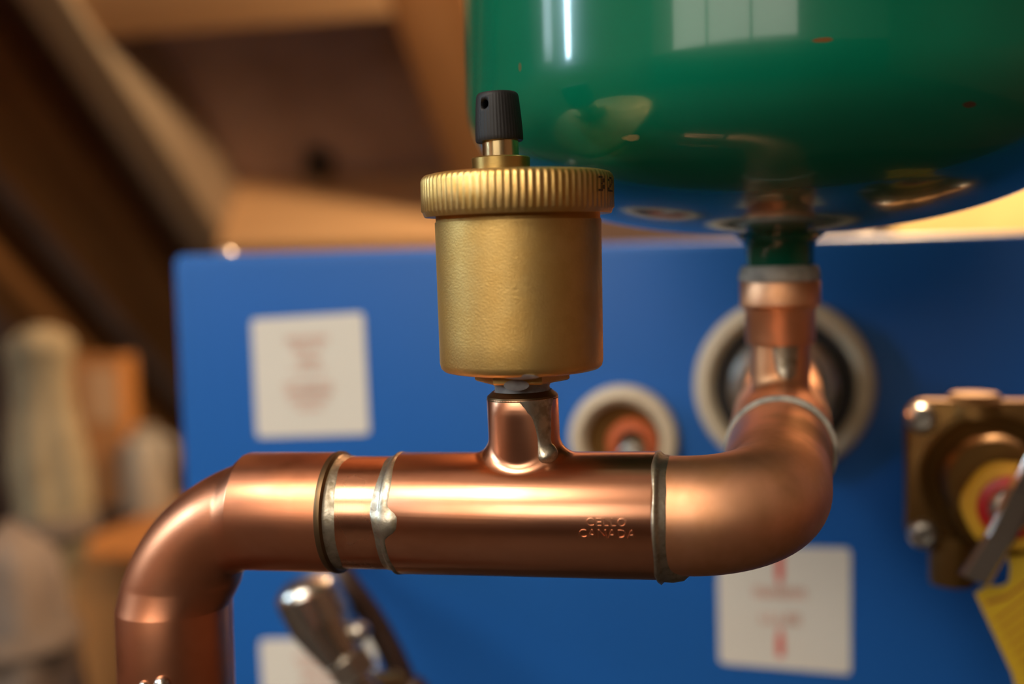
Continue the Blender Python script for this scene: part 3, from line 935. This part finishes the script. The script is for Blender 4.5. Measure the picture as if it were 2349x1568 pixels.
# dot-matrix mark on the lid: 3 and 2
G3 = ["0110", "0001", "0001", "0010", "0001", "0001", "0110"]
G2 = ["0110", "1001", "0001", "0010", "0100", "1000", "1111"]
a0 = math.atan2(-0.55, 0.83)
V, Fc = [], []
for gi, G in enumerate((G3, G2)):
    for r_, rowb in enumerate(G):
        for c_, ch in enumerate(rowb):
            if ch == '1':
                ang = a0 + 0.15 + gi * 0.25 + c_ * 0.042
                z = vz(418) - r_ * 0.00050
                for da, dz in ((-0.018, -0.00022), (0.018, -0.00022), (0.018, 0.00022), (-0.018, 0.00022)):
                    V.append(MV @ Vector(((RR + 0.00003) * math.cos(ang + da), (RR + 0.00003) * math.sin(ang + da), z + dz)))
                k = len(V) - 4
                Fc.append((k, k + 1, k + 2, k + 3))
mesh_obj('printed_mark', (V, Fc), M['ink'], lid, smooth=0)
# off-centre valve: collar, stem, cap
cz0, cz1 = zr1 + 0.0002, vz(358)
ccx = at_ax(1149, 372, 1, vb.y).x
MC = frame((ccx, vb.y, 0), (0, 0, 1))
mesh_obj('valve_collar', lathe([(0.0070, cz0), (0.0071, cz1 - 0.0003), (0.0068, cz1), (0, cz1)], 64, MC), M['brass_turned'], vent)
cap_axis = Vector((-0.022, 0, 1)).normalized()
sz0, sz1 = cz1 - 0.0005, vz(300)
MSt = frame((ccx, vb.y, 0), (0, 0, 1))
mesh_obj('valve_stem', lathe([(0.0044, sz0), (0.0044, sz1), (0, sz1)], 48, MSt), M['brass_polish'], vent)
kz0, kz1 = vz(322), vz(209)
MCap = frame((ccx - 0.0002, vb.y, kz0), (-0.03, 0.02, 1))
hcap = kz1 - kz0


def ribs(r, z, a):
    if r < 0.005 or z < 0.0004 or z > hcap - 0.001: return r
    return r - 0.00005 * (0.5 - 0.5 * math.cos(44 * a))


capv = lathe([(0.0042, 0.0003), (0.0056, 0.0), (0.0058, 0.0004), (0.0058, 0.0012), (0.00575, 0.003), (0.0055, 0.007), (0.0052, hcap - 0.0012), (0.0050, hcap - 0.0005), (0.0046, hcap - 0.0001), (0.003, hcap), (0, hcap)], 44 * 6, None, ribs)
capo = mesh_obj('dust_cap', xf(capv, MCap), M['black_plastic'], vent, smooth=40)
# vent hole bored through the cap wall
hp = at(1116, 238, vb.y)
hp = at_ax(1116, 238, 1, vb.y - 0.0045)
MH = frame(hp + Vector((0.0002, 0.0025, 0)), (0.25, 1, 0.02))
cut = mesh_obj('cutter', sweep([MH @ Vector((0, 0, -0.006)), MH @ Vector((0, 0, 0.001))], 0.00118, 20), M['black_plastic'], None)
bm_ = capo.modifiers.new('hole', 'BOOLEAN'); bm_.operation = 'DIFFERENCE'; bm_.solver = 'EXACT'; bm_.object = cut
dg = bpy.context.evaluated_depsgraph_get(); dg.update()
me2 = bpy.data.meshes.new_from_object(capo.evaluated_get(dg))
capo.modifiers.clear()
if len(me2.polygons) > 1000: capo.data = me2
cm = cut.data
bpy.data.objects.remove(cut); bpy.data.meshes.remove(cm)

# ------------------------------------------------------------------ ports on the boiler front
def port(px, py, parts, nm, label):
    c = panel(px, py)
    MP = frame((c.x, BY, c.z), (0, -1, 0))
    first = None
    for name, prof, m in parts:
        o = mesh_obj(name, lathe(prof, 72, MP), m, first if first else boiler, label=None if first else label)
        if first is None: first = o
    return c


k = BY / math.cos(YAW) / F_PX
R_ = 0.0395
port(1798, 884, [('port_grommet', [(R_ - 0.001, -0.002), (R_, 0.003), (R_ - 0.002, 0.0075), (R_ - 0.0055, 0.0085), (R_ - 0.0085, 0.006), (R_ - 0.0095, -0.002)], M['cream']),
                 ('rubber_seal', [(R_ - 0.0088, 0.0042), (0.024, 0.0030), (0.0145, 0.0022)], M['rubber']),
                 ('seal_ring', [(0.0232, 0.003), (0.0232, 0.010), (0.0205, 0.013), (0.0165, 0.013), (0.0150, 0.008), (0.0150, 0.002)], M['steel'])],
     'port', 'large cream port ring around the copper pipe')
R_ = 0.0255
port(1432, 1006, [('port_grommet', [(R_ - 0.001, -0.002), (R_, 0.003), (R_ - 0.0015, 0.0065), (R_ - 0.005, 0.0075), (R_ - 0.008, 0.005), (R_ - 0.0085, 0.0008), (R_ - 0.009, -0.002)], M['cream']),
                  ('brass_dish', [(R_ - 0.0082, 0.002), (0.011, 0.0012), (0, 0.0012)], M['brass_dark'])],
     'port', 'small cream port ring behind the tee')
c2 = panel(1455, 1015)
MP = frame((c2.x, BY, c2.z), (0, -1, 0))
plug = mesh_obj('port_plug', lathe([(0.0115, 0.0005), (0.0118, 0.006), (0.0105, 0.009), (0.0075, 0.0095), (0.0065, 0.006)], 48, MP), M['orange'], boiler, label='orange-red washer in the small port')
mesh_obj('plug_core', lathe([(0.0068, 0.004), (0.0062, 0.011), (0.004, 0.013), (0, 0.0135)], 32, frame((c2.x + 0.001, BY, c2.z - 0.004), (0, -1, 0))), M['steel'], plug)

# ------------------------------------------------------------------ relief valve at the right
DVV = 0.405
vc = at(2266, 1092, DVV)
vy = vc.y
MVv = frame(vc, (0, -1, 0))                      # local z towards the viewer, local x = world x


def vl(px, py, zl):
    """local point whose pixel is px,py at local height zl"""
    p = at_ax(px, py, 1, vy - zl)
    return MVv.inverted() @ p


relief = thing('relief_valve', vc + Vector((0, 0.02, -0.028)), 'aged brass valve with square flange, steel lever and yellow dial', 'valve')
P0 = vl(2082, 926, 0); P1 = vl(2082, 1262, 0)
half = (P0 - P1).length / 2
fl = [Vector((x, z, 0)) for x, z in rrect(half * 2.05, half * 2, 0.007)]
sgn = 1 if (MVv.to_3x3() @ Vector((0, 1, 0))).z > 0 else -1


def plate(out, z0, z1, bev=0.0008):
    n = len(out)
    V = []; Fc = []
    lv = [(z0, 1.0), (z1 - bev, 1.0), (z1, 1 - bev / half)]
    for z, s in lv:
        for x, y in out: V.append(MVv @ Vector((x * s, y * s, z)))
    Fc.append(tuple(range(n)))
    for r in range(2):
        for i in range(n): Fc.append((r * n + i, r * n + (i + 1) % n, (r + 1) * n + (i + 1) % n, (r + 1) * n + i))
    Fc.append(tuple(range(3 * n - 1, 2 * n - 1, -1)))
    return V, Fc


mesh_obj('flange_plate', plate(rrect(half * 2.05, half * 2, 0.007), -0.008, 0), M['brass_dark'], relief, smooth=40)
mesh_obj('flange_back', plate(rrect(half * 1.96, half * 1.92, 0.008), -0.016, -0.0075), M['brass_dark'], relief, smooth=40)
for i, (px, py) in enumerate(((2115, 962), (2119, 1228), (2400, 960), (2402, 1228))):
    b = vl(px, py, 0.003)
    bo = mesh_obj('flange_bolt', lathe([(0.0052, -0.001), (0.0054, 0.0012), (0.0046, 0.0034), (0.003, 0.0042), (0.0028, 0.0034), (0, 0.0032)], 24, MVv @ Matrix.Translation((b.x, b.y, 0))), M['steel'], relief, smooth=40)
mesh_obj('bonnet', lathe([(0.0235, -0.001), (0.0235, 0.0022), (0.0222, 0.003), (0.0205, 0.0018), (0.0182, 0.0012), (0.0170, 0.004), (0.0165, 0.012), (0.0150, 0.0140), (0, 0.0140)], 64, MVv), M['brass_dark'], relief)
dc = vl(2318, 1163, 0.018)
MD = MVv @ Matrix.Translation((dc.x, dc.y, 0))
mesh_obj('bonnet_ring', lathe([(0.0181, 0.006), (0.0181, 0.0135), (0.0168, 0.0145), (0.0157, 0.0135)], 56, MD), M['brass_dark'], relief)
mesh_obj('dial', lathe([(0.0152, 0.010), (0.0156, 0.0165), (0.0146, 0.018), (0.0107, 0.0182), (0.0098, 0.016)], 56, MD, lambda r, z, a: r * (1 + 0.02 * math.cos(6 * a + 0.4))), M['yellow'], relief, label='yellow dial ring')
mesh_obj('dial_insert', lathe([(0.0109, 0.012), (0.0109, 0.0188), (0.0100, 0.0194), (0.0073, 0.0194), (0.0067, 0.017)], 56, MD), M['red'], relief, label='red inner ring')
mesh_obj('dial_screw', lathe([(0.0076, 0.016), (0.0076, 0.0212), (0.0066, 0.0226), (0.0037, 0.0232), (0.0000, 0.0234)], 40, MD), M['chrome'], relief)
# lever
la = vl(2385, 1050, 0.030); lb = vl(2345, 1128, 0.030); lc = vl(2292, 1238, 0.0275); le = vl(2236, 1330, 0.020)
Vl = []
secs = [(la, 0.0040), (lb, 0.0042), (lc, 0.0046), (le, 0.0050)]
V, Fc = [], []
for i, (p, w) in enumerate(secs):
    a = secs[max(i - 1, 0)][0]; b = secs[min(i + 1, 3)][0]
    t = (b - a); t.normalize(); s = Vector((-t.y, t.x, 0)).normalized()
    for du, dz in ((-1, -0.0022), (-1, 0.0), (-0.72, 0.0012), (0.72, 0.0012), (1, 0.0), (1, -0.0022)):
        V.append(MVv @ (p + s * (w * du) + Vector((0, 0, dz))))
for i in range(3):
    for k_ in range(6):
        j = (k_ + 1) % 6
        Fc.append((i * 6 + k_, i * 6 + j, (i + 1) * 6 + j, (i + 1) * 6 + k_))
Fc += [tuple(range(6)), tuple(range(23, 17, -1))]
mesh_obj('lever', (V, Fc), M['chrome'], relief, smooth=0, label='flat steel lever')
mesh_obj('lever_pin', sweep([MVv @ Vector((dc.x + 0.003, dc.y + 0.001, 0.018)), MVv @ (lb + Vector((-0.001, -0.002, -0.001)))], 0.0035, 20), M['steel'], relief)
# outlet below left and cap above
ob_ = vl(2186, 1262, -0.004)
mesh_obj('outlet', lathe([(0.0, -0.012), (0.0078, -0.012), (0.0082, -0.010), (0.0082, 0.006), (0, 0.006)], 40, frame(MVv @ Vector((ob_.x, ob_.y - sgn * 0.001 * 0, -0.004)), (0, 0, 1))), M['brass_dark'], relief)
tb_ = vl(2235, 926, -0.008)
mesh_obj('top_boss', lathe([(0.0, -0.004), (0.0115, -0.004), (0.0108, 0.001), (0.0080, 0.0038), (0, 0.0042)], 40, frame(MVv @ Vector((tb_.x, tb_.y, -0.008)), (0, 0, 1))), M['brass_dark'], relief)
# stub to the boiler
mesh_obj('inlet_stub', sweep([MVv @ Vector((0, 0, -0.012)), Vector((vc.x, BY + 0.01, vc.z))], 0.0143, 40), M['brass_dark'], relief)

# tag
tz = 0.012
out = [(2237, 1362), (2262, 1345), (2298, 1345), (2315, 1335), (2318, 1300), (2312, 1280), (2335, 1262), (2420, 1225), (2520, 1440), (2420, 1640), (2352, 1660), (2322, 1545)]
pts = [vl(x, y, tz) for x, y in out]
cenp = MVv @ pts[0]
tag = thing('warning_tag', cenp, 'yellow plastic tag with printed lines hanging from the brass valve', 'tag')
n = len(pts)
V = [MVv @ Vector((p.x, p.y, tz)) for p in pts] + [MVv @ Vector((p.x, p.y, tz - 0.0009)) for p in pts]
Fc = [tuple(range(n)), tuple(range(2 * n - 1, n - 1, -1))] + [(i, i + n, (i + 1) % n + n, (i + 1) % n) for i in range(n)]
mesh_obj('tag_sheet', (V, Fc), M['tag'], tag, smooth=0)
V, Fc = [], []
for (x0, y0, x1, y1, w) in [(2262, 1378, 2312, 1364, 9), (2312, 1364, 2380, 1312, 9)] + [(2284 + 11 * i, 1418 + 20 * i, 2430 + 11 * i, 1308 + 20 * i, 7) for i in range(9)]:
    k_ = len(V)
    for (x, y) in ((x0, y0), (x1, y1), (x1, y1 + w), (x0, y0 + w)):
        p = vl(x, y, tz + 0.0002); V.append(MVv @ Vector((p.x, p.y, tz + 0.0002)))
    Fc.append((k_, k_ + 1, k_ + 2, k_ + 3))
mesh_obj('printed_lines', (V, Fc), M['tag_print'], tag, smooth=0)
mesh_obj('tag_tie', sweep(catmull([MVv @ Vector((pts[7].x - 0.004, pts[7].y - 0.006, tz + 0.001)), MVv @ Vector((pts[6].x + 0.004, pts[6].y + 0.004, tz + 0.002)), MVv @ Vector((0.012, -0.012, 0.0135))], 6), 0.0007, 8), M['red'], tag)

# ------------------------------------------------------------------ chrome drain valve and hose at the bottom
dz_ = 0.455
hose_pts = [panel(742, 1215), at(742, 1232, 0.50), at(778, 1310, 0.48), at(862, 1430, 0.475), at(930, 1568, 0.47), at(985, 1720, 0.465)]
last = hose_pts[-1]
hose_pts += [Vector((last.x + 0.02, last.y, -0.42)), Vector((last.x + 0.03, last.y - 0.01, -0.8)), Vector((last.x + 0.03, last.y - 0.01, FLOOR + 0.006))]
hose = mesh_obj('drain_hose', sweep(catmull(hose_pts, 8), 0.0052, 20), M['hose'], base=hose_pts[-1])
props(hose, 'dark brown hose running down past the chrome drain valve', 'hose')
drain = thing('drain_valve', at(860, 1640, dz_), 'rounded chrome drain valve with small knob beside the brown hose', 'valve')
cp = catmull([at(688, 1318, dz_), at(712, 1372, dz_), at(745, 1435, dz_), at(785, 1500, dz_), at(822, 1552, dz_), at(862, 1612, dz_)], 16)
L_ = len(cp)


def cr(t):
    r0, q = 0.0132, 0.17
    if t < q: return r0 * math.sqrt(max(0.0, 1 - (1 - t / q) ** 2)) + 0.0001
    if t < 0.36: return r0
    return max(0.0055, r0 - (t - 0.36) * 0.016)


mesh_obj('valve_barrel', sweep(cp, [cr(i / (L_ - 1)) for i in range(L_)], 40), M['chrome'], drain, smooth=60)
kb = at(826, 1448, dz_ - 0.004)
ka = at(775, 1475, dz_)
mesh_obj('side_knob', join(sweep([ka, kb], 0.0028, 20), lathe([(0, -0.0042), (0.003, -0.003), (0.0044, 0), (0.003, 0.003), (0, 0.0042)], 28, frame(kb, kb - ka))), M['steel'], drain, smooth=60)
nb = at(806, 1528, dz_ - 0.001); nd = (cp[-1] - cp[-8]).normalized()
V = []; Fc = []
MN = frame(nb, nd)
for z in (-0.0045, 0.0045):
    for i in range(6): V.append(MN @ Vector((0.0098 * math.cos(PI / 3 * i), 0.0098 * math.sin(PI / 3 * i), z)))
Fc = [tuple(range(6)), tuple(range(11, 5, -1))] + [(i, (i + 1) % 6, (i + 1) % 6 + 6, i + 6) for i in range(6)]
mesh_obj('hex_nut', (V, Fc), M['steel'], drain, smooth=0)
mesh_obj('hose_clip', sweep([at(840, 1566, dz_), at(912, 1560, 0.468)], 0.0045, 20), M['brass_turned'], drain)
mesh_obj('outlet_tube', sweep(catmull([cp[-1], at(905, 1690, dz_ + 0.004), at(985, 1745, 0.464)], 8), 0.0048, 24), M['brass_turned'], drain)

# ------------------------------------------------------------------ things behind at the left
fx = at(150, 1300, 1.28)
cab_x0, cab_x1 = at(150, 1300, 1.28).x, at(560, 1300, 1.28).x
cab_y0 = at(260, 1240, 1.25).y
ztop = -0.318
cabinet = thing('plywood_box', ((cab_x0 + cab_x1) / 2, cab_y0 + 0.15, FLOOR), 'tall orange plywood box standing to the side of the blue boiler', 'box')
mesh_obj('front_panel', box(((cab_x0 + cab_x1) / 2, cab_y0 + 0.006, (FLOOR + ztop - 0.012) / 2), (cab_x1 - cab_x0, 0.012, ztop - 0.012 - FLOOR), None, 0.001, 1), M['ply2'], cabinet, smooth=0)
for xx in (cab_x0 + 0.006, cab_x1 - 0.006):
    mesh_obj('side_panel', box((xx, cab_y0 + 0.16, (FLOOR + ztop - 0.012) / 2), (0.012, 0.296, ztop - 0.012 - FLOOR), None, 0.001, 1), M['ply2'], cabinet, smooth=0)
mesh_obj('top_panel', box(((cab_x0 + cab_x1) / 2, cab_y0 + 0.155, ztop - 0.006), (cab_x1 - cab_x0 + 0.01, 0.32, 0.012), None, 0.001, 1), M['ply'], cabinet, smooth=0)
# board standing on it
b0_ = at_ax(170, 1160, 2, ztop); b1_ = at_ax(302, 1160, 2, ztop)
yy = b0_.y
zz1 = at_ax(235, 818, 1, yy).z
board = thing('wood_offcut', ((b0_.x + b1_.x) / 2, yy, ztop), 'orange wooden offcut standing on the plywood box', 'wood block')
mesh_obj('offcut_block', box(((b0_.x + b1_.x) / 2, yy + 0.02, (ztop + zz1) / 2), (b1_.x - b0_.x, 0.04, zz1 - ztop), None, 0.003, 2), M['ply'], board, smooth=0)
pz = at_ax(236, 905, 1, yy)
mesh_obj('paper_label', box((pz.x, yy - 0.0005, pz.z), (0.045, 0.001, 0.07)), mat('faded_paper', (0.46, 0.27, 0.13), 0, 0.7), board, smooth=0)
# milky jug
jp = at_ax(342, 1172, 2, ztop)
jr = 56 * jp.dot(FW) / F_PX
jh = at_ax(342, 978, 1, jp.y).z - ztop
jug = thing('plastic_jug', (jp.x, jp.y, ztop), 'milky white plastic jug standing on the plywood box', 'jug')
MJ = Matrix.Translation((jp.x, jp.y, ztop))
mesh_obj('jug_body', lathe([(0, 0), (jr * 0.9, 0), (jr, 0.008), (jr, jh * 0.72), (jr * 0.85, jh * 0.84), (jr * 0.5, jh * 0.90), (jr * 0.45, jh * 0.95), (0, jh * 0.95)], 40, MJ), M['white_plastic'], jug)
mesh_obj('jug_lid', lathe([(jr * 0.52, jh * 0.91), (jr * 0.55, jh * 0.99), (jr * 0.45, jh), (0, jh)], 32, MJ), M['white_plastic'], jug)
mesh_obj('jug_handle', sweep(catmull([(jp.x + jr * 0.4, jp.y, ztop + jh * 0.88), (jp.x + jr * 1.1, jp.y - 0.004, ztop + jh * 0.84), (jp.x + jr * 1.2, jp.y - 0.004, ztop + jh * 0.6), (jp.x + jr * 0.95, jp.y, ztop + jh * 0.45)], 6), 0.006, 12), M['white_plastic'], jug)
# cream rolled canvas
rd = 1.12
rt_ = at(92, 748, rd); rm_ = at(108, 980, rd); rb_ = at(128, 1220, rd)
rl_ = at(75, 1430, rd)
pth = catmull([rt_, rt_.lerp(rm_, 0.3), rm_, rb_, rl_, Vector((rl_.x - 0.02, rl_.y, -0.7)), Vector((rl_.x - 0.02, rl_.y, FLOOR))], 8)
nP = len(pth)
rads = [0.010 + 0.021 * min(1, (i / 7.0)) ** 0.6 + 0.004 * math.sin(i * 0.4) for i in range(nP)]
cv, cf = sweep(pth, rads, 40)
ctr = [p for p in pth]
cv2 = []
for idx, p in enumerate(cv):
    i = min(idx // 40, nP - 1); a = 2 * PI * (idx % 40) / 40
    c = ctr[i]
    cv2.append(c + (p - c) * (1 + 0.10 * math.sin(3 * a + i * 0.15) + 0.06 * math.sin(7 * a)))
roll_ = thing('canvas_roll', Vector((rl_.x - 0.02, rl_.y, FLOOR)), 'tall cream canvas roll standing upright beside the plywood box', 'canvas roll')
mesh_obj('rolled_canvas', (cv2, cf), M['cloth'], roll_, smooth=70)
tie = rb_.lerp(rm_, 0.1)
mesh_obj('tie_band', sweep([tie + Vector((0, 0, -0.008)), tie + Vector((0, 0, 0.008))], 0.041, 40, True), M['greycloth'], roll_)
# grey sack in front
sd = 0.88
st_ = at(20, 1190, sd)
sack = thing('grey_sack', Vector((st_.x, st_.y, FLOOR)), 'slumped grey cloth sack standing in front of the canvas roll', 'sack')
hS = st_.z - FLOOR
sv, sf = lathe([(0, 0), (0.10, 0.0), (0.125, 0.03), (0.12, hS * 0.3), (0.085, hS * 0.7), (0.055, hS * 0.82), (0.045, hS * 0.90), (0.035, hS * 0.97), (0, hS)], 48, Matrix.Translation((st_.x, st_.y, FLOOR)))
sv = [p + Vector((p.x - st_.x, p.y - st_.y, 0)) * (0.12 * pnoise(Vector((p.x * 14, p.y * 14, p.z * 5))) + 0.08 * math.sin(6 * math.atan2(p.y - st_.y, p.x - st_.x))) for p in sv]
mesh_obj('sack_cloth', (sv, sf), M['greycloth'], sack, smooth=70)
mesh_obj('sack_tie', lathe([(0.045, hS * 0.885), (0.05, hS * 0.90), (0.045, hS * 0.915)], 32, Matrix.Translation((st_.x, st_.y, FLOOR))), M['greycloth'], sack)

# pale board behind at the right
ip = at(2290, 480, 1.25)
ins = mesh_obj('insulation_board', box((ip.x + 0.06, ip.y + 0.02, (FLOOR + 0.25) / 2), (0.34, 0.04, 0.25 - FLOOR), None, 0.004, 1), M['insul'], base=(ip.x + 0.06, ip.y, FLOOR), smooth=0)
props(ins, 'pale yellow insulation board standing upright behind the boiler', 'board')

bpy.context.view_layer.update()
